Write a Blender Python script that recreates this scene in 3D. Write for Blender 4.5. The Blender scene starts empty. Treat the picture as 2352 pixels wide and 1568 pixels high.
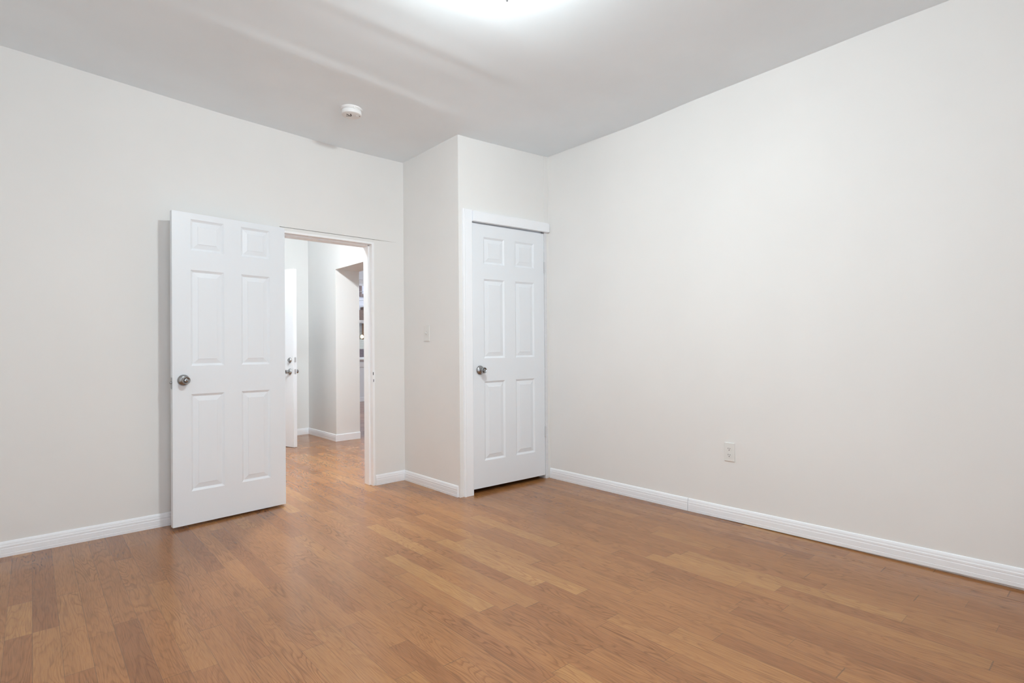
import bpy, bmesh, math, random
from mathutils import Vector, Matrix
import numpy as np
random.seed(7)
C = bpy.context.scene.collection
S = bpy.context.scene

# ------------------------------------------------------------------ camera
YAW, PITCH, ROLL, FPX, CX, CY, CAMH = 0.7173, 0.00511, -0.0077, 1265.739, 0.52, 12.751, 1.09995
fw = Vector((math.sin(YAW)*math.cos(PITCH), math.cos(YAW)*math.cos(PITCH), math.sin(PITCH)))
rt = Vector((math.cos(YAW), -math.sin(YAW), 0.0))
up = rt.cross(fw)
r2 = rt*math.cos(ROLL) + up*math.sin(ROLL)
u2 = -rt*math.sin(ROLL) + up*math.cos(ROLL)
cd = bpy.data.cameras.new('camera')
cam = bpy.data.objects.new('camera', cd); C.objects.link(cam)
cd.sensor_fit = 'HORIZONTAL'; cd.sensor_width = 36.0
cd.lens = FPX/2352*36.0
cd.shift_x = -CX/2352; cd.shift_y = CY/2352
cd.clip_start = 0.02; cd.clip_end = 200
m = Matrix((r2, u2, -fw)).transposed().to_4x4()
m.translation = Vector((0, 0, CAMH))
cam.matrix_world = m
S.camera = cam

# ------------------------------------------------------------------ world, view
W = bpy.data.worlds.new('sky'); S.world = W; W.use_nodes = True
bg = W.node_tree.nodes['Background']
bg.inputs[0].default_value = (0.82, 0.90, 0.98, 1); bg.inputs[1].default_value = 5.0
S.view_settings.view_transform = 'Standard'
S.view_settings.look = 'None'
S.view_settings.gamma = 1.0
S.view_settings.use_curve_mapping = False
S.view_settings.exposure = 0.21
try:
    S.cycles.use_denoising = True
    S.cycles.max_bounces = 14; S.cycles.diffuse_bounces = 10
    S.cycles.caustics_reflective = False; S.cycles.caustics_refractive = False
    S.cycles.sample_clamp_indirect = 4.0
except Exception:
    pass

BED_LAMP = 470.0       # emission of the bedroom ceiling light's glass
HALL_LAMP = 135.0      # emission of the hall ceiling light's glass
HALL_FILL = 385.0  # emission of an added, unseen hall light that lifts the lower wall
FRONT_FILL = 430.0      # emission of an added, unseen fill light in the front room

# ------------------------------------------------------------------ helpers
def fz(x, y):                       # the old floor is not quite level
    return 0.0087*(x-1.5) - 0.00458*(y-2.5)

class MB:
    def __init__(s): s.v = []; s.f = []
    def quad(s, a, b, c, d):
        n = len(s.v); s.v += [tuple(a), tuple(b), tuple(c), tuple(d)]; s.f.append((n, n+1, n+2, n+3))
    def box(s, x0, x1, y0, y1, z0, z1):
        return s.hexa([(x0,y0,z0),(x1,y0,z0),(x1,y1,z0),(x0,y1,z0),(x0,y0,z1),(x1,y0,z1),(x1,y1,z1),(x0,y1,z1)])
    def hexa(s, p):
        n = len(s.v); s.v += [tuple(q) for q in p]
        s.f += [tuple(n+i for i in f) for f in ((0,3,2,1),(4,5,6,7),(0,1,5,4),(1,2,6,5),(2,3,7,6),(3,0,4,7))]
        return s
    def prism(s, prof, p0, p1, nrm, upv=(0,0,1)):
        """extrude profile [(out, up)] from p0 to p1; out goes along nrm, up along upv"""
        n = len(s.v); k = len(prof); nrm = Vector(nrm); upv = Vector(upv)
        for p in (p0, p1):
            p = Vector(p)
            for a, b in prof: s.v.append(tuple(p + nrm*a + upv*b))
        for i in range(k):
            j = (i+1) % k
            s.f.append((n+i, n+j, n+k+j, n+k+i))
        s.f.append(tuple(n+i for i in reversed(range(k)))); s.f.append(tuple(n+k+i for i in range(k)))
        return s
    def lathe(s, prof, seg=48, o=(0,0,0), ax=(0,0,1)):
        """profile [(radius, height along ax)]"""
        ax = Vector(ax).normalized(); o = Vector(o)
        t = Vector((1,0,0)) if abs(ax.x) < .9 else Vector((0,1,0))
        e1 = ax.cross(t).normalized(); e2 = ax.cross(e1)
        rings = []
        for r, h in prof:
            if r < 1e-6:
                s.v.append(tuple(o+ax*h)); rings.append([len(s.v)-1])
            else:
                b = len(s.v)
                for i in range(seg):
                    a = 2*math.pi*i/seg
                    s.v.append(tuple(o+ax*h+e1*(r*math.cos(a))+e2*(r*math.sin(a))))
                rings.append(list(range(b, b+seg)))
        for A, B in zip(rings[:-1], rings[1:]):
            for i in range(seg):
                j = (i+1) % seg
                if len(A) == 1: s.f.append((A[0], B[j], B[i]))
                elif len(B) == 1: s.f.append((A[i], A[j], B[0]))
                else: s.f.append((A[i], A[j], B[j], B[i]))
        return s
    def tube(s, pts, r, seg=8):
        for a, b in zip(pts[:-1], pts[1:]):
            a = Vector(a); b = Vector(b); L = (b-a).length
            s.lathe([(0,0),(r,0),(r,L),(0,L)], seg, a, b-a)
        return s
    def build(s, name, mat, parent=None, loc=None, rz=0, bevel=0, smooth=False, kind=None, label=None, cat=None, group=None):
        me = bpy.data.meshes.new(name); me.from_pydata(s.v, [], s.f); me.update()
        bm = bmesh.new(); bm.from_mesh(me); bmesh.ops.recalc_face_normals(bm, faces=bm.faces[:]); bm.to_mesh(me); bm.free()
        o = bpy.data.objects.new(name, me); C.objects.link(o)
        me.materials.append(mat)
        if smooth:
            for p in me.polygons: p.use_smooth = True
            try: me.set_sharp_from_angle(angle=math.radians(35))
            except Exception: pass
        if parent: o.parent = parent
        if loc: o.location = loc
        if rz: o.rotation_euler = (0,0,rz)
        if bevel:
            b = o.modifiers.new('bevel', 'BEVEL'); b.width = bevel; b.segments = 2; b.limit_method = 'ANGLE'; b.angle_limit = math.radians(40)
        tag(o, label, cat, group, kind)
        return o

def tag(o, label=None, cat=None, group=None, kind=None):
    if label: o['label'] = label
    if cat: o['category'] = cat
    if group: o['group'] = group
    if kind: o['kind'] = kind
    return o

def thing(name, label, cat, loc, rz=0, group=None):
    o = bpy.data.objects.new(name, None); C.objects.link(o); o.empty_display_size = .05
    o.location = loc; o.rotation_euler = (0,0,rz)
    return tag(o, label, cat, group)

# ------------------------------------------------------------------ materials
def srgb(r, g, b):
    f = lambda c: (c/12.92 if c <= .04045 else ((c+.055)/1.055)**2.4)
    return (f(r/255), f(g/255), f(b/255), 1)

class NT:
    def __init__(s, name):
        s.mat = bpy.data.materials.new(name); s.mat.use_nodes = True
        s.t = s.mat.node_tree; s.b = s.t.nodes['Principled BSDF']
    def n(s, typ, **kw):
        nd = s.t.nodes.new(typ)
        for k, v in kw.items(): setattr(nd, k, v)
        return nd
    def l(s, a, b): s.t.links.new(a, b)
    def math(s, op, a, b=None, c=None, clamp=False):
        nd = s.n('ShaderNodeMath', operation=op, use_clamp=clamp)
        for i, v in enumerate((a, b, c)):
            if v is None: continue
            if isinstance(v, (int, float)): nd.inputs[i].default_value = v
            else: s.l(v, nd.inputs[i])
        return nd.outputs[0]
    def xyz(s):
        tc = s.n('ShaderNodeTexCoord'); sp = s.n('ShaderNodeSeparateXYZ'); s.l(tc.outputs['Object'], sp.inputs[0])
        return tc.outputs['Object'], sp.outputs
    def comb(s, x, y, z):
        nd = s.n('ShaderNodeCombineXYZ')
        for i, v in enumerate((x, y, z)):
            if isinstance(v, (int, float)): nd.inputs[i].default_value = v
            else: s.l(v, nd.inputs[i])
        return nd.outputs[0]
    def noise(s, vec, scale, detail=2, rough=.5, dist=0):
        nd = s.n('ShaderNodeTexNoise'); nd.inputs['Scale'].default_value = scale; nd.inputs['Detail'].default_value = detail
        nd.inputs['Roughness'].default_value = rough; nd.inputs['Distortion'].default_value = dist
        if vec is not None: s.l(vec, nd.inputs['Vector'])
        return nd.outputs['Fac']
    def ramp(s, fac, stops, interp='LINEAR'):
        nd = s.n('ShaderNodeValToRGB'); cr = nd.color_ramp; cr.interpolation = interp
        while len(cr.elements) < len(stops): cr.elements.new(.5)
        for e, (p, c) in zip(cr.elements, stops): e.position = p; e.color = c
        s.l(fac, nd.inputs[0]); return nd.outputs[0]
    def mix(s, fac, a, b, mode='MIX'):
        nd = s.n('ShaderNodeMix', data_type='RGBA', blend_type=mode)
        for i, v in ((0, fac), (6, a), (7, b)):
            if isinstance(v, (int, float)): nd.inputs[i].default_value = v
            elif isinstance(v, tuple): nd.inputs[i].default_value = v
            else: s.l(v, nd.inputs[i])
        return nd.outputs[2]
    def bump(s, h, strength, dist=.01):
        nd = s.n('ShaderNodeBump'); nd.inputs['Strength'].default_value = strength; nd.inputs['Distance'].default_value = dist
        s.l(h, nd.inputs['Height']); s.l(nd.outputs[0], s.b.inputs['Normal'])
    def set(s, color=None, rough=None, metal=None, spec=None):
        for k, v in (('Base Color', color), ('Roughness', rough), ('Metallic', metal), ('Specular IOR Level', spec)):
            if v is None: continue
            if isinstance(v, (tuple, int, float)): s.b.inputs[k].default_value = v
            else: s.l(v, s.b.inputs[k])
        return s

def paint(name, col, rough=.6, spec=.3, blotch=.03, bscale=1.1, tex=.05, texscale=220, wave=0.0):
    k = NT(name); ob, _ = k.xyz()
    a = k.noise(ob, bscale, 3, .55)
    lo = tuple(c*(1-blotch) for c in col[:3])+(1,); hi = tuple(min(1, c*(1+blotch)) for c in col[:3])+(1,)
    k.set(k.ramp(a, [(.3, lo), (.7, hi)]), rough, 0.0, spec)
    h = k.noise(ob, texscale, 2)
    if wave:
        w = k.noise(ob, 3.0, 2)
        h = k.math('ADD', k.math('MULTIPLY', h, .12), k.math('MULTIPLY', w, wave))
    k.bump(h, tex, .01)
    return k.mat

M = {}
M['wall'] = paint('wall_paint', (.800, .797, .785, 1), .75, .2, .018, 1.3, .06, 150, wave=.6)
M['hall_wall'] = paint('hall_wall_paint', (.797, .799, .790, 1), .75, .2, .012, 1.3, .05, 150, wave=.4)
M['front_wall'] = paint('front_room_wall_paint', (.78, .80, .83, 1), .75, .2, .012, 1.3, .05, 150)
M['ceiling'] = paint('ceiling_paint', (.84, .905, .95, 1), .85, .15, .025, 1.6, .05, 160, wave=.9)
M['door'] = paint('door_paint', (.795, .83, .87, 1), .38, .45, .006, 2, .02, 60)
M['trim'] = paint('trim_paint', (.88, .905, .94, 1), .42, .4, .01, 3, .03, 60)
M['jamb'] = paint('fresh_white_paint', (.91, .92, .935, 1), .4, .4, .005, 3, .02, 60)
M['plate'] = paint('ivory_white_plastic', (.76, .76, .74, 1), .4, .4, .003, 2, .0, 60)
M['plastic'] = paint('white_plastic', (.80, .80, .80, 1), .45, .4, .003, 2, .0, 60)
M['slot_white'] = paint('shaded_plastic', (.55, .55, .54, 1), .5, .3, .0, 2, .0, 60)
M['dark'] = NT('dark_recess').set((.015, .014, .013, 1), .8).mat
M['grey'] = NT('grey_plastic').set((.16, .16, .16, 1), .6).mat

def metal(name, col, rough):
    k = NT(name); ob, _ = k.xyz()
    a = k.noise(ob, 400, 2)
    k.set(k.ramp(a, [(.3, tuple(c*.92 for c in col)+(1,)), (.7, col+(1,))]), rough, 1.0)
    return k.mat
M['nickel'] = metal('satin_nickel', (.40, .405, .41), .27)
M['plate_metal'] = NT('dull_plate_metal').set((.62,.63,.64,1), .45, .6).mat
M['hinge'] = paint('painted_hinge', (.62, .63, .65, 1), .4, .5, .02, 20, .02, 60)

def emit(name, col, strength):
    k = NT(name); ob, _ = k.xyz(); k.set((.9, .9, .9, 1), .4)
    k.b.inputs['Emission Color'].default_value = col; k.b.inputs['Emission Strength'].default_value = strength
    return k.mat
M['bed_glass'] = emit('lit_bedroom_glass', (.87, .965, .985, 1), BED_LAMP)
M['hall_glass'] = emit('lit_hall_glass', (.90, .955, 1.0, 1), HALL_LAMP)
M['hall_fill_glass'] = emit('lit_hall_fill_glass', (.90, .965, .985, 1), HALL_FILL)
M['front_fill_glass'] = emit('lit_front_fill_glass', (.90, .955, 1.0, 1), FRONT_FILL)
M['porch_glow'] = emit('lit_porch_bulb', (1, .90, .45, 1), 34.0)

kg = NT('window_glass')
_tr = kg.n('ShaderNodeBsdfTransparent'); _gl = kg.n('ShaderNodeBsdfGlossy'); _gl.inputs['Roughness'].default_value = 0.0
_mx = kg.n('ShaderNodeMixShader'); _mx.inputs[0].default_value = .06
kg.l(_tr.outputs[0], _mx.inputs[1]); kg.l(_gl.outputs[0], _mx.inputs[2]); kg.l(_mx.outputs[0], kg.t.nodes['Material Output'].inputs['Surface'])
M['glass'] = kg.mat

def wood(name, tones, rough=.21, PW=.083, shade=1.0):
    """oak strip floor: strips run along Y, random lengths, each strip its own tone and cathedral grain"""
    k = NT(name); ob, o = k.xyz()
    xs = k.math('DIVIDE', o[0], PW); row = k.math('FLOOR', xs); fx = k.math('SUBTRACT', xs, row)
    w1 = k.n('ShaderNodeTexWhiteNoise', noise_dimensions='1D'); k.l(row, w1.inputs['W'])
    c1 = k.n('ShaderNodeSeparateColor'); k.l(w1.outputs['Color'], c1.inputs[0])
    ln = k.math('MULTIPLY_ADD', c1.outputs[0], .55, .45)                    # strip length of this row
    off = k.math('MULTIPLY', c1.outputs[1], 9.0)
    ys = k.math('ADD', k.math('DIVIDE', o[1], ln), off)
    wob = k.math('MULTIPLY', k.math('SINE', k.math('MULTIPLY', ys, 2.3)), .22)   # uneven lengths within a row
    ys = k.math('ADD', ys, wob)
    col = k.math('FLOOR', ys); fy = k.math('SUBTRACT', ys, col)
    w2 = k.n('ShaderNodeTexWhiteNoise', noise_dimensions='2D'); k.l(k.comb(row, col, 0.0), w2.inputs['Vector'])
    c2 = k.n('ShaderNodeSeparateColor'); k.l(w2.outputs['Color'], c2.inputs[0])
    base = k.ramp(c2.outputs[0], tones)
    # cathedral growth rings: contour lines of a stretched noise, other seed for every strip
    sx = k.math('ADD', k.math('MULTIPLY', o[0], 10.0), k.math('MULTIPLY', c2.outputs[1], 37.0))
    sy = k.math('ADD', k.math('MULTIPLY', o[1], 1.35), k.math('MULTIPLY', c2.outputs[2], 53.0))
    g = k.noise(k.comb(sx, sy, 0.0), 1.0, 2.2, .45, .3)
    rings = k.math('FRACT', k.math('MULTIPLY', g, 21.0))
    line = k.ramp(rings, [(0.0, (.62,.55,.51,1)), (.10, (.74,.68,.64,1)), (.36, (1.01,1.01,1.01,1)), (.86, (1.02,1.02,1.02,1)), (1.0, (.66,.59,.55,1))])
    # how much the rings show differs from strip to strip and along it
    amt = k.math('MULTIPLY_ADD', k.noise(k.comb(k.math('MULTIPLY', sx, .4), k.math('MULTIPLY', sy, .8), 4.0), 1.0, 1), 2.1, -.56, clamp=True)
    col1 = k.mix(amt, base, k.mix(1.0, base, line, 'MULTIPLY'))
    # fine pores
    p = k.noise(k.comb(k.math('MULTIPLY', o[0], 260.0), k.math('MULTIPLY', o[1], 9.0), row), 1.0, 2, .6)
    col2 = k.mix(1.0, col1, k.ramp(p, [(.32, (.80,.76,.73,1)), (.56, (1.05,1.04,1.03,1))]), 'MULTIPLY')
    # broad tone drift
    d = k.noise(k.comb(k.math('MULTIPLY', o[0], 14.0), k.math('MULTIPLY', o[1], 1.6), k.math('MULTIPLY', c2.outputs[1], 20.0)), 1.0, 2)
    col3 = k.mix(1.0, col2, k.ramp(d, [(.3, (.92,.91,.90,1)), (.7, (1.05,1.05,1.05,1))]), 'MULTIPLY')
    # joints
    ex = k.math('MULTIPLY', k.math('MINIMUM', fx, k.math('SUBTRACT', 1.0, fx)), PW)
    ey = k.math('MULTIPLY', k.math('MINIMUM', fy, k.math('SUBTRACT', 1.0, fy)), ln)
    jw = k.math('MULTIPLY_ADD', c1.outputs[2], .0007, .0004)
    gx = k.math('LESS_THAN', ex, jw); gy = k.math('LESS_THAN', ey, .0011)
    gap = k.math('MAXIMUM', k.math('MULTIPLY', gx, .55), k.math('MULTIPLY', gy, .55))
    colf = k.mix(gap, col3, (.10*shade, .055*shade, .03*shade, 1))
    rr = k.noise(ob, 5.0, 3)
    k.set(colf, k.ramp(rr, [(.3, (rough-.04,)*3+(1,)), (.7, (rough+.05,)*3+(1,))]), 0.0, .5)
    hgt = k.math('SUBTRACT', k.math('MULTIPLY', p, .03), k.math('MULTIPLY', gap, .5))
    # strips cup a little and lie at slightly different tilts
    cup = k.math('MULTIPLY', k.math('SUBTRACT', fx, .5), k.math('SUBTRACT', c2.outputs[2], .5))
    hgt = k.math('ADD', hgt, k.math('MULTIPLY', cup, .9))
    k.bump(hgt, .12, .0016)
    return k.mat
FLOOR_ALBEDO = .73
def tone(r, g, b): return (r*FLOOR_ALBEDO, g*FLOOR_ALBEDO*.82, b*FLOOR_ALBEDO*.56, 1)
M['oak'] = wood('oak_strip_floor', [(0, tone(.345,.172,.092)), (.06, tone(.405,.208,.108)), (.35, tone(.435,.232,.122)), (.7, tone(.465,.252,.130)), (.93, tone(.495,.280,.146)), (1, tone(.560,.340,.180))])
M['red_oak'] = wood('reddish_oak_floor', [(0, (.20,.09,.055,1)), (.5, (.26,.12,.075,1)), (1, (.32,.155,.095,1))], shade=.6)

# ------------------------------------------------------------------ ceiling surface: control points measured on the walls, thin plate between them
CP = [(-.128,4.156,2.809),(.531,4.156,2.770),(.992,4.156,2.740),(1.557,4.156,2.717),(1.747,4.156,2.709),(2.394,4.156,2.706),
      (2.402,3.351,2.709),(2.638,3.347,2.713),(3.318,3.335,2.744),(3.313,2.331,2.732),(3.308,1.988,2.740),(3.304,1.705,2.741),
      (3.292,.823,2.745),(3.289,.591,2.743),(1.52,1.86,2.740),(1.62,3.49,2.728),(-.75,4.15,2.835),(-.75,-.9,2.79),(3.27,-.9,2.745),
      (-.75,1.8,2.80),(1.2,-.9,2.75)]
_P = np.array(CP)
def _phi(r2): return np.where(r2 > 1e-12, .5*r2*np.log(np.maximum(r2, 1e-12)), 0)
_n = len(_P)
_K = _phi(((_P[:,None,:2]-_P[None,:,:2])**2).sum(-1)) + 1e-3*np.eye(_n)
_A = np.zeros((_n+3, _n+3)); _A[:_n,:_n] = _K; _A[:_n,_n] = 1; _A[:_n,_n+1:] = _P[:,:2]; _A[_n:,:_n] = _A[:_n,_n:].T
_w = np.linalg.solve(_A, np.concatenate([_P[:,2], np.zeros(3)]))
def ceil_base(x, y):
    x = np.asarray(x, float); y = np.asarray(y, float)
    r = (x[...,None]-_P[:,0])**2 + (y[...,None]-_P[:,1])**2
    return (_phi(r)*_w[:_n]).sum(-1) + _w[_n] + _w[_n+1]*x + _w[_n+2]*y
def ceil_z(x, y):
    x = np.asarray(x, float); y = np.asarray(y, float)
    z = ceil_base(x, y)
    # seams of the plaster boards run parallel to the door wall and show as soft ridges and hollows
    for y0, a, wd, x0, x1 in ((2.83,.0015,.09,-.5,2.6),(2.40,.0015,.07,.6,2.7),
                              (2.12,-.0014,.06,.2,2.6),(1.45,-.001,.07,-.4,2.8)):
        env = 1/(1+np.exp(-(x-x0)*6)) * 1/(1+np.exp((x-x1)*6))
        wav = y0 + .03*np.sin(x*2.1+y0*5)
        z = z + a*np.exp(-((y-wav)/wd)**2)*env
    # two boards meet with a small step that catches the lamp
    for y0, a, x0, x1 in ((3.045,-.0095,.55,2.25),(2.56,.0045,.95,2.35)):
        env = 1/(1+np.exp(-(x-x0)*5)) * 1/(1+np.exp((x-x1)*6))
        wav = y0 + .02*np.sin(x*2.1+y0*5)
        z = z + a*env/(1+np.exp(-(y-wav)/.016))*np.exp(-np.maximum(0, y-wav)/.35)
    z = z + .0018*np.sin(x*3.7+1.3*np.sin(y*2.3))*np.sin(y*4.1+x*1.1)
    return z

# ------------------------------------------------------------------ setting: floor, ceiling, walls
YB, XC = 4.156, 2.400
H = 2.98
CL_LOC = (2.400, 3.3507, 0.0); CL_RZ = math.atan2(-.0153, .908)            # closet front: u along the wall, v into it
RW_LOC = (3.2804, 0.0, 0.0); RW_RZ = -math.atan(.01383)                    # right wall: local y along it, local x into it
def rw(y, off=0.0): return 3.2804+.01383*y-off

def floor_mesh(x0, x1, y0, y1, name, mat, label):
    b = MB()
    p = [(x0,y0),(x1,y0),(x1,y1),(x0,y1)]
    b.hexa([(x, y, fz(x,y)-.15) for x, y in p]+[(x, y, fz(x,y)) for x, y in p])
    return b.build(name, mat, kind='structure', label=label, cat='floor')
floor_mesh(-.95, 3.129, -1.1, 7.60, 'floor', M['oak'], 'glossy oak strip floor running through the bedroom and hall')
floor_mesh(3.131, 3.60, -1.1, 4.28, 'floor_edge', M['oak'], 'glossy oak strip floor along the long right wall')
floor_mesh(3.131, 8.2, 4.30, 11.45, 'floor_front_room', M['red_oak'], 'darker reddish wood floor of the front room')

nx, ny = 150, 190
gx = np.linspace(-.95, 3.5, nx); gy = np.linspace(-1.1, 4.20, ny)
X, Y = np.meshgrid(gx, gy, indexing='ij'); Z = ceil_z(X, Y)
b = MB(); b.v = [(float(x), float(y), float(z)) for x, y, z in zip(X.ravel(), Y.ravel(), Z.ravel())]
b.f = [(i*ny+j, i*ny+j+1, (i+1)*ny+j+1, (i+1)*ny+j) for i in range(nx-1) for j in range(ny-1)]
b.build('ceiling', M['ceiling'], kind='structure', smooth=True, label='grey white bedroom ceiling with soft plaster unevenness', cat='ceiling')
MB().box(-.95, 3.6, -1.1, 4.276, 3.00, 3.10).build('ceiling_slab', M['ceiling'], kind='structure', label='unseen light blocking slab above the bedroom ceiling', cat='ceiling')  # unseen, added so no sky light leaks in from above
MB().box(.2, 3.12, 4.276, 7.56, 2.74, 3.10).build('ceiling_hall', M['ceiling'], kind='structure', label='white ceiling of the hall', cat='ceiling')
MB().box(3.01, 8.2, 4.2, 11.45, 3.02, 3.12).build('ceiling_front_room', M['ceiling'], kind='structure', label='white ceiling of the front room', cat='ceiling')

# door wall (back): opening from 1.385 to 2.123, head at 2.0
OX0, OX1, OZ = 1.372, 2.123, 1.990
b = MB()
b.box(-.95, OX0, YB, YB+.12, -.12, H)
b.box(OX1, 3.62, YB, YB+.12, -.12, H)
b.box(OX0, OX1, YB, YB+.12, OZ, 2.0130)                                     # painted strip under the crack
b.hexa([(OX0,YB,2.0185),(OX1,YB,2.0175),(OX1,YB+.12,2.0175),(OX0,YB+.12,2.0185),(OX0,YB,H),(OX1,YB,H),(OX1,YB+.12,H),(OX0,YB+.12,H)])
b.box(OX0, OX1, YB+.015, YB+.11, 2.012, 2.020)                              # back of the crack
b.build('wall_back', M['wall'], kind='structure', label='warm white wall with the open doorway and long crack above it', cat='wall')
# the crack runs on past the jamb as a thin lip of plaster, its shadow line painted dark
bc = MB()
bc.hexa([(OX1,YB-.0015,2.0125),(2.335,YB-.0002,2.0160),(2.335,YB+.002,2.0160),(OX1,YB+.002,2.0125),
         (OX1,YB-.0008,2.0180),(2.335,YB-.0002,2.0163),(2.335,YB+.002,2.0163),(OX1,YB+.002,2.0180)])
M['crack'] = paint('crack_shadow', (.42, .40, .37, 1), .9, .1, .1, 30, .1, 200)
bc.build('trim_1', M['crack'], kind='structure', label='thin horizontal crack line running right above the doorway', cat='trim')

# closet block: side wall (facing left) and front with its door
MB().box(XC, XC+.10, 3.3507, YB, -.12, H).build('wall_closet_side', M['wall'], kind='structure', label='narrow wall with the light switch beside the closet', cat='wall')
CW = .9085
DU0, DU1, DZ0 = .1185, .8745, .0416
b = MB()
b.box(.0, DU0-.004, 0, .10, -.12, H)
b.box(DU0-.004, CW-.030, 0, .10, 2.10, H)
b.box(CW-.030, CW+.02, -.003, .10, 2.12, H)                                 # caulked strip in the corner
b.box(CW-.004, CW+.02, 0, .10, -.12, 2.12)
b.build('wall_closet_front', M['wall'], loc=CL_LOC, rz=CL_RZ, kind='structure', label='wall above the closet door in the corner', cat='wall')
# right wall
b = MB(); b.box(0, .12, -1.1, 4.28, -.14, H)
b.build('wall_right', M['wall'], loc=RW_LOC, rz=RW_RZ, kind='structure', label='long blank warm white wall with the outlet', cat='wall')
b = MB(); b.box(-.95, -.80, -1.1, 4.156, -.16, H)
b.build('wall_left', M['wall'], kind='structure', label='warm white wall left of the camera', cat='wall')
FILL_WIN = ((-.70, .85),); RZ0, RZ1 = .45, 2.55  # opening cut for the added fill window
b = MB(); b.box(-.80, 3.27, -1.1, -.95, -.16, RZ0); b.box(-.80, 3.27, -1.1, -.95, RZ1, H)
for x0, x1 in ((-.80, FILL_WIN[0][0]), (FILL_WIN[0][1], 3.27)): b.box(x0, x1, -1.1, -.95, RZ0, RZ1)
b.build('wall_rear', M['wall'], kind='structure', label='warm white wall behind the camera', cat='wall')

# hall and front room walls
HX, HY = 2.82, 7.42
b = MB()
b.box(HX, 3.13, 6.53, HY+.12, -.15, 2.9); b.box(HX, 3.13, 4.70, 6.53, 2.106, 2.9); b.box(HX, 3.13, 4.276, 4.70, -.15, 2.9)
b.build('wall_hall_right', M['hall_wall'], kind='structure', label='white hall wall with the wide cased opening to the front room', cat='wall')
b = MB()
b.box(.95, 1.02, HY, HY+.12, -.15, 2.9); b.box(1.99, HX, HY, HY+.12, -.15, 2.9); b.box(1.02, 1.99, HY, HY+.12, 2.07, 2.9)
b.build('wall_hall_far', M['hall_wall'], kind='structure', label='far white wall of the hall beyond the entry door', cat='wall')
MB().box(.83, .95, 4.276, HY+.12, -.15, 2.9).build('wall_hall_left', M['hall_wall'], kind='structure', label='left wall of the hall', cat='wall')
MB().box(3.01, 3.13, HY+.12, 11.3, -.15, H+.04).build('wall_front_room_left', M['front_wall'], kind='structure', label='left wall of the front room', cat='wall')
MB().box(8.0, 8.12, 4.2, 11.42, -.15, H+.04).build('wall_front_room_right', M['front_wall'], kind='structure', label='right wall of the front room', cat='wall')
MB().box(3.345, 8.0, 4.18, 4.30, -.15, H+.04).build('wall_front_room_near', M['front_wall'], kind='structure', label='near wall of the front room', cat='wall')
WX0, WX1, WZ0, WZ1 = 5.22, 6.14, .93, 2.67
b = MB()
b.box(3.01, WX0, 11.3, 11.42, -.15, H+.04); b.box(WX1, 8.0, 11.3, 11.42, -.15, H+.04)
b.box(WX0, WX1, 11.3, 11.42, -.15, WZ0); b.box(WX0, WX1, 11.3, 11.42, WZ1, H+.04)
b.build('wall_front_room_far', M['front_wall'], kind='structure', label='grey front room wall holding the street window', cat='wall')
MB().box(1.02, 1.99, HY+.075, HY+.115, -.02, 2.07).build('door_4', M['door'], kind='structure', label='outer white door filling the entry doorway', cat='door')

# ------------------------------------------------------------------ baseboards
BASE = [(0,0),(.0128,0),(.0132,.017),(.0120,.0185),(.0128,.020),(.0124,.044),(.0112,.0475),(.0112,.0500),(.0118,.0520),(.0114,.0600),(.0098,.0625),(.0088,.0720),(.0060,.0800),(.0030,.083),(0,.0835)]
def base(name, p0, p1, nrm, label, lift=(0.0, 0.0), prof=BASE, mat='trim'):
    a = (p0[0], p0[1], fz(*p0)+lift[0]); c = (p1[0], p1[1], fz(*p1)+lift[1])
    return MB().prism(prof, a, c, nrm).build(name, M[mat], kind='structure', label=label, cat='baseboard')
base('baseboard_left', (-.80, YB), (1.360, YB), (0,-1,0), 'white moulded baseboard running left behind the open door')
base('baseboard_back', (2.126, YB), (XC, YB), (0,-1,0), 'short white baseboard between doorway and closet side')
base('baseboard_closet_side', (XC, YB-.012), (XC, 3.372), (-1,0,0), 'white baseboard under the light switch')
n = (-math.cos(RW_RZ), -math.sin(RW_RZ), 0)
base('baseboard_right', (rw(3.325), 3.325), (rw(2.012), 2.012), n, 'white baseboard on the right wall from closet to joint')
base('baseboard_right.001', (rw(2.0085), 2.0085), (rw(-.95), -.95), n, 'white baseboard on the right wall nearest the camera', (0.0, .022))
base('baseboard_hall', (2.03, HY), (HX, HY), (0,-1,0), 'white baseboard on the far hall wall')
base('baseboard_hall_right', (HX, HY-.012), (HX, 6.53), (-1,0,0), 'white moulded baseboard on the hall wall before the opening')
FLAT = [(0,0),(.014,0),(.014,.078),(.010,.083),(0,.083)]
base('baseboard_opening', (HX-.014, 6.53), (3.13, 6.53), (0,-1,0), 'plain flat white baseboard around the wall end', prof=FLAT)
base('baseboard_front_room', (3.13, 11.3), (8.0, 11.3), (0,-1,0), 'white baseboard under the street window', prof=[(0,0),(.014,0),(.014,.085),(0,.09)])

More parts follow.
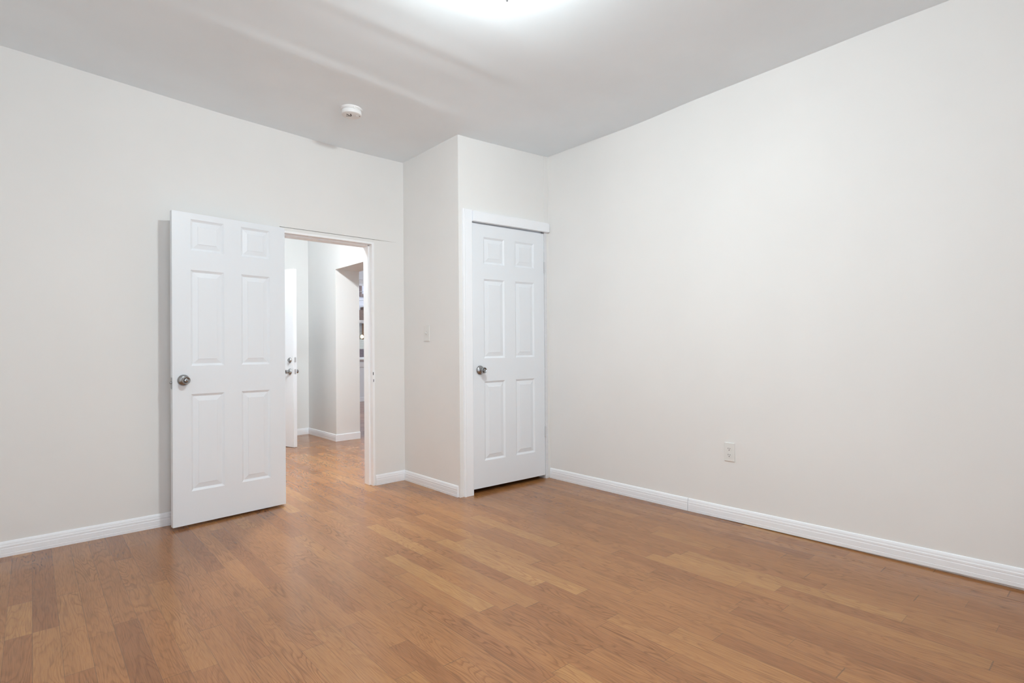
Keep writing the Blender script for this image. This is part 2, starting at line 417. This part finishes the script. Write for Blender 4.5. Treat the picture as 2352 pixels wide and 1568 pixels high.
# ------------------------------------------------------------------ doors
def leaf(w, h, t, panels, shear=0.0, both=False):
    """six panel leaf in local coords: x across, z up, front face at y=0 looking to -y, back at y=t"""
    b = MB()
    def P(x, y, z): return (x, y, z + shear*(x/w)*(z/h))
    xs = sorted({0.0, w} | {p for q in panels for p in (q[0], q[1])}); zs = sorted({0.0, h} | {p for q in panels for p in (q[2], q[3])})
    def face(y, sgn):
        for i in range(len(xs)-1):
            for j in range(len(zs)-1):
                x0, x1, z0, z1 = xs[i], xs[i+1], zs[j], zs[j+1]
                cx, cz = (x0+x1)/2, (z0+z1)/2
                if any(q[0] < cx < q[1] and q[2] < cz < q[3] for q in panels): continue
                b.quad(P(x0,y,z0), P(x1,y,z0), P(x1,y,z1), P(x0,y,z1))
        for q in panels:
            rings = []
            for ins, d in ((0,0),(.0012,.0012),(.0060,.0046),(.0135,.0090),(.0150,.0092),(.0430,.0030),(.0448,.0014)):
                rings.append([P(q[0]+ins, y+sgn*d, q[2]+ins), P(q[1]-ins, y+sgn*d, q[2]+ins), P(q[1]-ins, y+sgn*d, q[3]-ins), P(q[0]+ins, y+sgn*d, q[3]-ins)])
            for A, B in zip(rings[:-1], rings[1:]):
                for k in range(4): b.quad(A[k], A[(k+1)%4], B[(k+1)%4], B[k])
            b.quad(*rings[-1])
    face(0, 1); 
    if both: face(t, -1)
    else: b.quad(P(0,t,0), P(w,t,0), P(w,t,h), P(0,t,h))
    b.quad(P(0,0,0), P(w,0,0), P(w,t,0), P(0,t,0)); b.quad(P(0,0,h), P(w,0,h), P(w,t,h), P(0,t,h))
    b.quad(P(0,0,0), P(0,t,0), P(0,t,h), P(0,0,h)); b.quad(P(w,0,0), P(w,t,0), P(w,t,h), P(w,0,h))
    return b

ROSE = [(0,0),(.0355,0),(.0355,.003),(.0340,.0065),(.0300,.0115),(.0245,.0150),(.0185,.0170),(.0165,.0185)]
BALL = [(.0165,.0180),(.0160,.0265),(.0172,.0310),(.0198,.0365),(.0222,.0440),(.0232,.0510),(.0230,.0560),(.0215,.0590),(.0198,.0600),(.0180,.0592),(.0150,.0555),(.0118,.0545)]
CYL = [(.0112,.0500),(.0112,.0585),(.0100,.0592),(0,.0592)]
def knob(parent, x, y, z, ax, keyed=True):
    rs = MB().lathe(ROSE, 56).build('door_knob', M['nickel'], parent, smooth=True, label='brushed nickel knob')
    rs.location = (x, y, z)
    rs.rotation_euler = Vector((0,0,1)).rotation_difference(Vector(ax)).to_euler()
    MB().lathe(BALL, 56).build('knob_grip', M['nickel'], rs, smooth=True)
    MB().lathe(CYL, 40).build('key_cylinder', M['nickel'], rs, smooth=True)
    if keyed:
        MB().box(-.0011,.0011,-.0055,.0045,.0590,.0597).build('keyhole', M['dark'], rs)
    return rs

# --- bedroom door, swung back almost against the wall
A0 = Vector((.6625, 3.9908, 0)); A1 = Vector((1.3807, 4.0780, 0))
aw = (A1-A0).length; aang = math.atan2(A1.y-A0.y, A1.x-A0.x)
az0, az1 = .0040, 1.992
def up_a(z): return (z-1.09995)*.978+1.09995-az0
pa = [(x0*.978+.004, x1*.978+.004, up_a(z0), up_a(z1)) for x0, x1 in ((.104,.310),(.4235,.623)) for z0, z1 in ((.193,.826),(1.011,1.640),(1.768,1.972))]
door = leaf(aw, az1-az0, .035, pa, both=True).build('door_1', M['door'], loc=(A0.x, A0.y, az0), rz=aang, kind='structure',
    label='white six panel bedroom door swung open against the left wall', cat='door')
knob(door, .062, 0, .922*.978+.0242-az0-.002, (0,-1,0))
MB().box(-.0012, .0012, .006, .029, .868, .938).build('latch_plate', M['nickel'], door, bevel=.0005, label='metal latch plate on the door edge')
MB().lathe([(0,0),(.0065,0),(.0062,.006),(.004,.009),(0,.009)], 20, (-.001,.0175,.905), (-1,0,0)).build('latch_bolt', M['nickel'], door, smooth=True)
for zz in (.24, 1.02, 1.76):
    MB().lathe([(0,-.045),(.007,-.045),(.007,.045),(0,.045)], 16, (aw+.006, .030, zz)).build('hinge', M['hinge'], door, smooth=True)
rb = MB().lathe(ROSE, 40).build('rear_knob', M['nickel'], door, smooth=True); rb.location = (.062, .035, .922*.978+.0222-az0); rb.rotation_euler = (-math.pi/2, 0, 0)
MB().lathe(BALL, 40).build('knob_grip', M['nickel'], rb, smooth=True)

# --- closet door
pc = [(x0-DU0, x1-DU0, z0-DZ0, z1-DZ0) for x0, x1 in ((.2340,.4420),(.5535,.7600)) for z0, z1 in ((.247,.858),(1.036,1.649),(1.767,1.973))]
cm = Matrix.Translation(CL_LOC) @ Matrix.Rotation(CL_RZ, 4, 'Z')
cdr = leaf(DU1-DU0, 2.0700-DZ0, .035, pc, shear=.010).build('door_2', M['door'], loc=tuple(cm @ Vector((DU0, .003, DZ0))), rz=CL_RZ, kind='structure',
    label='closed narrow white six panel closet door in the corner', cat='door')
knob(cdr, .0745, 0, .946-DZ0, (0,-1,0))
for zz in (1.7955, .4060):
    hg = MB().lathe([(0,-.046),(.004,-.0455),(.0062,-.043),(.0062,.043),(.004,.0455),(0,.046)], 18, (DU1-DU0+.0030, -.0045, zz-DZ0)).build('hinge', M['hinge'], cdr, smooth=True)
    MB().box(DU1-DU0-.0024, DU1-DU0-.0008, -.0020, .004, zz-DZ0-.045, zz-DZ0+.045).build('hinge_leaf', M['nickel'], hg)
MB().box(-.0016, -.0002, -.0008, .020, .872, .952).build('latch_plate', M['nickel'], cdr)

# closet frame: left casing with a rounded outer edge, head board, right jamb
CAS = [(0,.033),(.010,.033),(.016,.036),(.0185,.041),(.0175,.046),(.0150,.050),(.0150,.112),(.0130,.1165),(0,.1165)]
b = MB()
n0 = len(b.v)
zb0 = fz(2.43,3.35)-.004
for z in (zb0, 2.161):
    for out, u in CAS: b.v.append((u, -out, z))
k = len(CAS)
for i in range(k):
    j = (i+1) % k; b.f.append((i, j, k+j, k+i))
b.f.append(tuple(range(k))); b.f.append(tuple(range(k, 2*k)))
b.build('trim_2', M['trim'], loc=CL_LOC, rz=CL_RZ, kind='structure', bevel=.001, label='white door casing left of the closet door', cat='trim')
b = MB()
pr = []
Lh = .9170
for u, z in ((.1170,2.0775),(Lh-.006,2.0945),(Lh-.002,2.0955),(Lh,2.1000),(Lh,2.1560),(Lh-.004,2.1640),(Lh-.012,2.1680),(.1170,2.1555)): pr.append((u, z))
k = len(pr)
for y in (-.030, .006):
    for u, z in pr: b.v.append((u, y, z))
for i in range(k):
    j = (i+1) % k; b.f.append((i, j, k+j, k+i))
b.f.append(tuple(range(k))); b.f.append(tuple(range(k, 2*k)))
b.build('trim_3', M['trim'], loc=CL_LOC, rz=CL_RZ, kind='structure', bevel=.0025, label='white head board above the closet door with rounded end', cat='trim')
M['rough_trim'] = paint('lumpy_trim_paint', (.74, .75, .77, 1), .5, .4, .03, 30, .5, 55)
MB().box(DU1+.0028, CW-.004, -.0015, .09, -.005, 2.095).build('trim_4', M['rough_trim'], loc=CL_LOC, rz=CL_RZ, kind='structure', label='lumpy painted hinge jamb right of the closet door', cat='trim')
MB().box(DU0-.004, DU1+.0028, .040, .052, 2.060, 2.100).build('trim_5', M['trim'], loc=CL_LOC, rz=CL_RZ, kind='structure', label='stop above the closet door', cat='trim')

# bedroom doorway frame
def jamb(name, x0, x1, sx, label, holes=False):
    """x0..x1 jamb board, sx the inner face of its stop"""
    b = MB()
    b.box(x0, x1, YB-.004, YB+.124, fz(2.1,4.2)-.006, 1.990)
    if sx < x0: b.box(sx, x0, YB+.042, YB+.124, fz(2.1,4.2)-.002, 1.966)
    else: b.box(x1, sx, YB+.042, YB+.124, fz(2.1,4.2)-.002, 1.966)
    return b.build(name, M['jamb'], kind='structure', bevel=.0012, label=label, cat='trim')
jr = jamb('trim_6', 2.103, 2.1225, 2.090, 'white doorway jamb with two dark strike slots')
jamb('trim_7', OX0+.001, 1.392, 1.405, 'white hinge jamb of the doorway behind the open door')
b = MB(); b.box(1.392, 2.103, YB-.004, YB+.124, 1.975, 1.990); b.box(1.405, 2.090, YB+.042, YB+.124, 1.962, 1.975)
b.build('trim_8', M['jamb'], kind='structure', bevel=.0012, label='white head jamb across the top of the doorway', cat='trim')
sp = MB().box(2.1035, 2.1255, YB-.0058, YB-.0035, .838, .938).build('strike_plate', M['jamb'], jr, bevel=.002, label='painted over strike plate')
MB().box(2.1060, 2.1110, YB-.0070, YB-.0058, .902, .926).build('latch_slot', M['dark'], sp)
MB().box(2.1085, 2.1130, YB-.0070, YB-.0058, .846, .868).build('latch_slot', M['dark'], sp)

# --- hall entry door standing open
E0 = Vector((1.985, 7.395, 0)); E1 = Vector((2.283, 6.467, 0))
ew = (E1-E0).length; ez = fz(2.2,6.8)+.006
# local x runs from the free edge to the hinge so that the front (-y) faces left towards the camera
ang = math.atan2(E0.y-E1.y, E0.x-E1.x)
pe = [(x0, x1, z0, z1) for x0, x1 in ((.175,.43),(.55,.80)) for z0, z1 in ((.21,.83),(1.03,1.65),(1.78,1.96))]
# the camera sees the face whose outward normal is (-.95,-.31): local +y of this frame, so the thickness goes to -y
ed = leaf(ew, 2.070-.004, .044, pe, both=True).build('door_3', M['door'], kind='structure', label='white hall entry door seen edge on beyond the doorway', cat='door')
ed.location = (E1.x, E1.y, ez); ed.rotation_euler = (0, 0, ang)
# check which side is visible and shift the leaf so that the visible face passes through E1
ny = Vector((-math.sin(ang), math.cos(ang), 0))
vis_plus = ny.dot(Vector((-.95,-.31,0))) > 0
if vis_plus:
    ed.location = Vector((E1.x, E1.y, ez)) - ny*.044
fy, back_y, sg = (.044, 0.0, 1) if vis_plus else (0.0, .044, -1)
def lathe_on(name, prof, x, y, z, d, parent=ed, label=None):
    return MB().lathe(prof, 40, (x, y, z), (0, d, 0)).build(name, M['nickel'], parent, smooth=True, label=label)
k1 = lathe_on('door_knob', ROSE, .065, fy, .866-ez, sg, label='brushed nickel knob')
lathe_on('knob_grip', BALL, .065, fy, .866-ez, sg, k1)
dbp = [(0,0),(.031,0),(.031,.004),(.027,.012),(.020,.016),(.018,.017),(.018,.022),(0,.022)]
lathe_on('deadbolt', dbp, .062, fy, 1.000-ez, sg, label='brushed nickel deadbolt')
k2 = lathe_on('rear_knob', ROSE, .065, back_y, .866-ez, -sg)
lathe_on('knob_grip', BALL, .065, back_y, .866-ez, -sg, k2)
for z in (.866, 1.004):
    MB().box(-.0018, .0005, .010, .034, z-ez-.029, z-ez+.029).build('latch_plate', M['plate_metal'], ed, bevel=.0006)
# entry frame
for i, (x0, x1, z0, z1) in enumerate(((.955,1.02,-.01,2.16),(1.99,2.03,-.01,2.16),(1.02,1.99,2.07,2.16))):
    MB().box(x0, x1, HY-.016, HY+.002, z0, z1).build('trim_%d' % (9+i), M['trim'], kind='structure', bevel=.003,
        label=('white casing left of the entry doorway','white casing on the hinge side of the entry doorway','white casing above the entry doorway')[i], cat='trim')

# ------------------------------------------------------------------ switch, outlet, detector
sw = thing('light_switch', 'white toggle light switch on the narrow wall beside the closet', 'light switch', (XC, 3.795, 1.240))
MB().prism([(0,-.042),(.0035,-.042),(.006,-.039),(.006,.039),(.0035,.042),(0,.042)], (0,0,-.0645), (0,0,.0645), (-1,0,0), (0,1,0)).build('cover_plate', M['plate'], sw, bevel=.0015)
MB().box(-.0066,-.0050,-.0055,.0055,-.0125,.0125).build('toggle_slot', M['slot_white'], sw)
MB().hexa([(-.005,-.0045,-.008),(-.005,.0045,-.008),(-.018,.004,-.0005),(-.018,-.004,-.0005),(-.005,-.0045,.008),(-.005,.0045,.008),(-.016,.004,.008),(-.016,-.004,.008)]).build('toggle', M['plate'], sw, bevel=.0008)
for z in (-.030, .030):
    MB().lathe([(.0,.0),(.003,0),(.0026,.001),(0,.001)], 14, (-.006,0,z), (-1,0,0)).build('screw', M['plastic'], sw, smooth=True)

oy = 1.7165
ou = thing('wall_outlet', 'white double electrical outlet low on the long right wall', 'outlet', (rw(oy), oy, .4485), RW_RZ)
MB().prism([(0,-.0355),(.004,-.0355),(.0065,-.0325),(.0065,.0325),(.004,.0355),(0,.0355)], (0,0,-.0575), (0,0,.0575), (-1,0,0), (0,1,0)).build('cover_plate', M['plate'], ou, bevel=.0015)
for dz in (.0195, -.0195):
    pts = []
    for i in range(32):
        a = 2*math.pi*i/32; pts.append((.0172*math.cos(a), max(-.0140, min(.0140, .0172*math.sin(a)))))
    b = MB(); n = len(pts)
    for xx in (-.0060, -.0085):
        for p, q in pts: b.v.append((xx, p, q+dz))
    for i in range(n): b.f.append((i, (i+1)%n, n+(i+1)%n, n+i))
    b.f.append(tuple(range(n, 2*n)))
    rc = b.build('receptacle', M['plate'], ou)
    for yy, hh in ((.0064,.0042),(-.0064,.0034)):
        MB().box(-.0090,-.0082, yy-.0012, yy+.0012, dz+.0030-hh, dz+.0030+hh).build('slot', M['dark'], rc)
    MB().lathe([(0,0),(.0026,0),(.0026,.0006),(0,.0006)], 14, (-.0084,0,dz-.0075), (-1,0,0)).build('ground_hole', M['dark'], rc)
MB().lathe([(0,0),(.003,0),(.0026,.001),(0,.001)], 14, (-.0065,0,0), (-1,0,0)).build('screw', M['plastic'], ou, smooth=True)

dx, dy = 1.624, 3.487; dzc = float(ceil_z(dx, dy))
sd = thing('smoke_detector', 'round white smoke detector on the ceiling near the doorway', 'smoke detector', (dx, dy, dzc))
MB().lathe([(0,.004),(.071,.004),(.0715,-.004),(.0705,-.0085),(.0680,-.0095),(.0665,-.0105),(.0665,-.0150),(0,-.0150)], 64).build('mounting_plate', M['plastic'], sd, smooth=True)
MB().lathe([(0,-.0145),(.0610,-.0145),(.0650,-.0160),(.0660,-.0200),(.0655,-.0360),(.0640,-.0410),(.0600,-.0440),(.0570,-.0450),(0,-.0455)], 64).build('cover', M['plastic'], sd, smooth=True)
for a, r0, r1, w in ((200,.006,.046,.0028),(236,.012,.044,.0028),(160,.014,.036,.0016)):
    a = math.radians(a); d = Vector((math.cos(a), math.sin(a), 0)); p = Vector((-d.y, d.x, 0))*w
    c0 = d*r0 + Vector((.006,.010,0)); c1 = d*r1 + Vector((.006,.010,0)); z0, z1 = -.0462, -.0440
    MB().hexa([(*(c0-p).xy, z0),(*(c1-p).xy, z0),(*(c1+p).xy, z0),(*(c0+p).xy, z0),(*(c0-p).xy, z1),(*(c1-p).xy, z1),(*(c1+p).xy, z1),(*(c0+p).xy, z1)]).build('sounder_slot', M['dark'], sd)
MB().lathe([(0,-.045),(.0085,-.045),(.0085,-.0465),(.0060,-.0475),(0,-.0475)], 24, (.030,-.018,0)).build('test_button', M['plastic'], sd, smooth=True)
MB().lathe([(0,-.0445),(.0035,-.0445),(.0030,-.0470),(0,-.0470)], 14, (.044,-.030,0)).build('indicator_light', M['grey'], sd, smooth=True)
v = Vector((0-dx, 0-dy, 0)).normalized(); a0 = math.atan2(v.y, v.x)+.28
MB().box(.0650,.0712,-.0025,.0025,-.0190,-.0060).build('locking_tab', M['plastic'], sd, rz=a0, bevel=.0006)

# ------------------------------------------------------------------ ceiling lights, two of them added as fill
CHAIN = -.2695
def mushroom(x, y, z, glass, label, k=1.0):
    t = thing('ceiling_light', label, 'ceiling light', (x, y, z))
    MB().lathe([(0,.004),(.100*k,.004),(.102*k,-.010),(.098*k,-.026*k),(.090*k,-.030*k),(0,-.030*k)], 56).build('canopy', M['plastic'], t, smooth=True)
    MB().lathe([(r*k, h*k) for r, h in ((.086,-.0302),(.104,-.037),(.115,-.048),(.117,-.060),(.108,-.076),(.086,-.090),(.055,-.098),(.025,-.1005),(0,-.101))], 56).build('glass_shade', glass, t, smooth=True)
    return t
def flush_drum(x, y, z, glass, label, k=.60):
    t = thing('ceiling_light', label, 'ceiling light', (x, y, z))
    P = lambda prof: [(r*k, h) for r, h in prof]
    MB().lathe(P([(0,.004),(.132,.004),(.134,-.004),(.130,-.008),(.130,-.040),(.134,-.044),(.131,-.048),(.120,-.048),(.120,-.046),(0,-.046)]), 64).build('band', M['plastic'], t, smooth=True)
    MB().lathe(P([(.119,-.0465),(.130,-.052),(.138,-.060),(.140,-.070),(.135,-.082),(.120,-.092),(.092,-.100),(.055,-.1045),(0,-.106)]), 64).build('glass_shade', glass, t, smooth=True)
    return t
LX, LY = 1.365, 1.680; LZ = float(ceil_z(LX, LY))
bl = flush_drum(LX, LY, LZ, M['bed_glass'], 'lit round glass ceiling light just above the picture in the bedroom')
cx_, cy_ = .7536*.066, -.6574*.066                                     # pull chain; only the tip of its bell reaches into the picture
MB().tube([(cx_, cy_, -.085), (cx_, cy_, CHAIN+.022)], .0013, 8).build('pull_chain', M['nickel'], bl, smooth=True)
MB().lathe([(0,.022),(.0018,.022),(.0024,.016),(.0042,.010),(.0050,.003),(.0040,0),(0,0)], 20, (cx_, cy_, CHAIN)).build('chain_bell', M['nickel'], bl, smooth=True)
mushroom(1.815, 6.085, 2.74, M['hall_glass'], 'lit round glass ceiling light at the far end of the hall', .55)
mushroom(1.95, 4.86, 2.74, M['hall_fill_glass'], 'added fill light shaped as a glass ceiling light, in the hall just past the doorway')
mushroom(5.3, 8.4, 3.02, M['front_fill_glass'], 'added fill light shaped as a glass ceiling light, in the front room')

# ------------------------------------------------------------------ street window of the front room
MB().box(WX0-.10, WX1+.10, 11.276, 11.302, 2.665, 2.845).build('trim_12', M['front_wall'], kind='structure', bevel=.003, label='grey head board above the street window', cat='trim')
MB().box(WX0-.13, WX1+.13, 11.262, 11.302, 2.845, 2.872).build('trim_13', M['trim'], kind='structure', bevel=.003, label='white cap along the top of the street window', cat='trim')
M['win_white'] = paint('window_vinyl', (.74, .745, .76, 1), .45, .4, .01, 3, .0, 60)
for i, (x0, x1) in enumerate(((WX0-.10, WX0+.004), (WX1-.004, WX1+.10))):
    MB().box(x0, x1, 11.278, 11.302, .90, 2.665).build('trim_%d' % (14+i), M['win_white'], kind='structure', bevel=.003, label='white casing on the %s side of the street window' % ('left','right')[i], cat='trim')
MB().box(WX0-.14, WX1+.14, 11.245, 11.305, .900, .932).build('trim_16', M['win_white'], kind='structure', bevel=.004, label='white stool under the street window', cat='trim')
MB().box(WX0-.10, WX1+.10, 11.283, 11.302, .745, .850).build('trim_17', M['win_white'], kind='structure', bevel=.003, label='white apron under the street window', cat='trim')
wn = thing('window_1', 'white double hung street window seen through doorway and hall', 'window', ((WX0+WX1)/2, 11.36, WZ0)); wn['kind'] = 'structure'
hw = (WX1-WX0)/2
def sash(name, z0, z1, y, top, bot, side=.045):
    b = MB(); b.box(-hw, -hw+side, y-.018, y+.018, z0, z1); b.box(hw-side, hw, y-.018, y+.018, z0, z1)
    b.box(-hw+side, hw-side, y-.018, y+.018, z1-top, z1); b.box(-hw+side, hw-side, y-.018, y+.018, z0, z0+bot)
    s = b.build(name, M['win_white'], wn, bevel=.002)
    k = MB().box(-hw+side-.004, hw-side+.004, y-.002, y+.002, z0+bot-.004, z1-top+.004).build('pane', M['glass'], s)
    return s
sash('upper_sash', .785, 1.680, .022, .065, .062)
sash('lower_sash', .002, .850, -.018, .058, .030)
MB().box(-hw, hw, -.05, -.036, 1.655, 1.738).build('window_head', M['win_white'], wn, bevel=.002)

def fill_window(n, w, loc, rz, label, trimlabel):                        # local x along the wall, +y into the room
    hz = RZ1-RZ0; h2 = w/2; md = hz/2
    wr = thing('window_%d' % n, label, 'window', loc, rz); wr['kind'] = 'structure'
    for nm, za, zb, y in (('upper_sash', md-.02, hz, -.022), ('lower_sash', 0, md+.02, .022)):
        b = MB(); b.box(-h2, -h2+.04, y-.018, y+.018, za, zb); b.box(h2-.04, h2, y-.018, y+.018, za, zb)
        b.box(-h2+.04, h2-.04, y-.018, y+.018, za, za+.04); b.box(-h2+.04, h2-.04, y-.018, y+.018, zb-.04, zb)
        sh = b.build(nm, M['win_white'], wr, bevel=.002)
        MB().box(-h2+.036, h2-.036, y-.002, y+.002, za+.036, zb-.036).build('pane', M['glass'], sh)
    b = MB()
    for a, c, d, e in ((-h2-.09, -h2, -.02, hz+.09), (h2, h2+.09, -.02, hz+.09), (-h2, h2, hz, hz+.09), (-h2-.11, h2+.11, -.05, -.02)): b.box(a, c, .078, .10, d, e)
    b.build('casing', M['trim'], wr, bevel=.003)
    ld = bpy.data.lights.new('fill_window_portal', 'AREA'); ld.shape = 'RECTANGLE'; ld.size = w; ld.size_y = hz
    lo = bpy.data.objects.new('fill_window_portal', ld); C.objects.link(lo); ld.cycles.is_portal = True
    mw = Matrix.Translation(loc) @ Matrix.Rotation(rz, 4, 'Z') @ Matrix.Translation((0, -.085, hz/2)) @ Matrix.Rotation(math.radians(90), 4, 'X')
    lo.matrix_world = mw
fill_window(2, FILL_WIN[0][1]-FILL_WIN[0][0], ((FILL_WIN[0][0]+FILL_WIN[0][1])/2, -1.03, RZ0), 0, 'added fill light window in the wall behind the camera', '')  # added unseen window, put in so sky light fills the room

# ------------------------------------------------------------------ street: the house across the road
def siding(name, col, step, dark=.55, rough=.6):
    k = NT(name); ob, o = k.xyz()
    f = k.math('FRACT', k.math('DIVIDE', o[2], step))
    k.set(k.ramp(f, [(0, tuple(c*dark for c in col)+(1,)), (.10, tuple(c*.9 for c in col)+(1,)), (.2, col+(1,)), (1, col+(1,))]), rough, 0, .3)
    return k.mat
def brick(name, c1, c2, mortar, scale=1.0):
    k = NT(name); ob, o = k.xyz()
    t = k.n('ShaderNodeTexBrick'); t.inputs['Scale'].default_value = scale; t.inputs['Color1'].default_value = c1; t.inputs['Color2'].default_value = c2; t.inputs['Mortar'].default_value = mortar
    t.inputs['Mortar Size'].default_value = .010; t.inputs['Brick Width'].default_value = .22; t.inputs['Row Height'].default_value = .075
    k.l(k.comb(o[0], o[2], o[1]), t.inputs['Vector']); k.set(t.outputs['Color'], .85, 0, .2)
    return k.mat
M['siding'] = siding('pale_siding', (.26,.255,.285), .115)
M['grey_siding'] = siding('grey_siding', (.11,.107,.115), .30, .5)
M['box_siding'] = siding('pale_box_siding', (.16,.155,.14), .11, .6)
M['brown_brick'] = brick('brown_brick', (.040,.022,.017,1), (.058,.033,.026,1), (.075,.055,.05,1))
M['orange_brick'] = brick('orange_brown_brick', (.088,.042,.022,1), (.105,.052,.03,1), (.10,.062,.04,1))
M['purple_brick'] = brick('dark_purple_brick', (.032,.020,.026,1), (.044,.027,.033,1), (.07,.058,.066,1))
M['brown_frame'] = NT('brown_window_frame').set((.045,.022,.02,1), .5).mat
M['pale_glass'] = NT('curtained_pane').set((.22,.225,.27,1), .15).mat
M['asphalt'] = paint('asphalt', (.16,.16,.17,1), .9, .2, .1, 2, .2, 60)
MB().box(-15, 40, 11.9, 40, -1.15, -1.0).build('ground', M['asphalt'], kind='structure', label='street surface outside the window', cat='ground')
nh = thing('street_house', 'pale sided house across the street seen through the window', 'house', (11.6, 24, -1.0))
def part(b, n, mt, p=None, **k): return b.build(n, M[mt], p or nh, **k)
part(MB().box(-6, 8, .3, .60, 0, 10), 'siding_wall', 'siding')
bw = part(MB().hexa([(-6,-.2,3.45),(.10,-.2,3.45),(.10,.3,3.45),(-6,.3,3.45),(-6,-.2,4.00),(.10,-.2,4.00),(.10,.3,4.00),(-6,.3,4.00)]), 'brick_band', 'brown_brick')
part(MB().hexa([(.10,-.2,3.45),(8,-.2,3.45),(8,.3,3.45),(.10,.3,3.45),(.10,-.2,4.16),(8,-.2,4.16),(8,.3,4.16),(.10,.3,4.16)]), 'brick_parapet', 'brown_brick')
part(MB().box(.035, 1.2, -.2, .3, 0, 3.45), 'brick_pier', 'orange_brick')
part(MB().box(-6, .035, .0, .3, 0, 3.45), 'porch_wall', 'grey_siding')
part(MB().box(-6, .09, -.8, -.2, 2.18, 2.62), 'porch_box', 'box_siding', bevel=.01)
part(MB().box(-6, 6, -.9, -.2, 0, 2.18), 'brick_base', 'purple_brick')
wf = MB(); wf.box(.06,.16,.22,.30,4.66,6.3); wf.box(.16,1.1,.22,.30,4.66,4.80); wf.box(1.0,1.1,.22,.30,4.80,6.3); wf.box(.16,1.0,.22,.30,6.2,6.3)
wfo = part(wf, 'window_frame', 'brown_frame')
part(MB().box(.16,1.0,.27,.30,4.80,6.2), 'pane', 'pale_glass', wfo)
part(MB().box(.165,1.0,.25,.27,5.46,5.50).box(.28,.31,.25,.27,4.80,6.2), 'muntin', 'brown_frame', wfo)
pl = thing('porch_lamp', 'glowing yellow porch lamp on the house across the street', 'lamp', (11.46, 23.70, 1.76))
MB().box(-.03,.03,.0,.298,-.03,.03).build('bracket', M['brown_frame'], pl)
MB().lathe([(0,-.075),(.04,-.065),(.062,-.02),(.062,.02),(.04,.065),(0,.075)], 20, (0,-.05,0)).build('lit_globe', M['porch_glow'], pl, smooth=True)
for i, (za, zb) in enumerate(((3.30,3.82),(3.75,4.22),(3.18,3.42))):
    pts = []
    for j in range(25):
        t = j/24; pts.append((9.8+3.6*t, 24.293-.10*math.sin(math.pi*t), za+(zb-za)*t-.10*(4*t*(1-t))))
    MB().tube([(x-11.6, y-24, z+1.0) for x, y, z in pts], .010, 6).build('cable', M['grey'], nh)
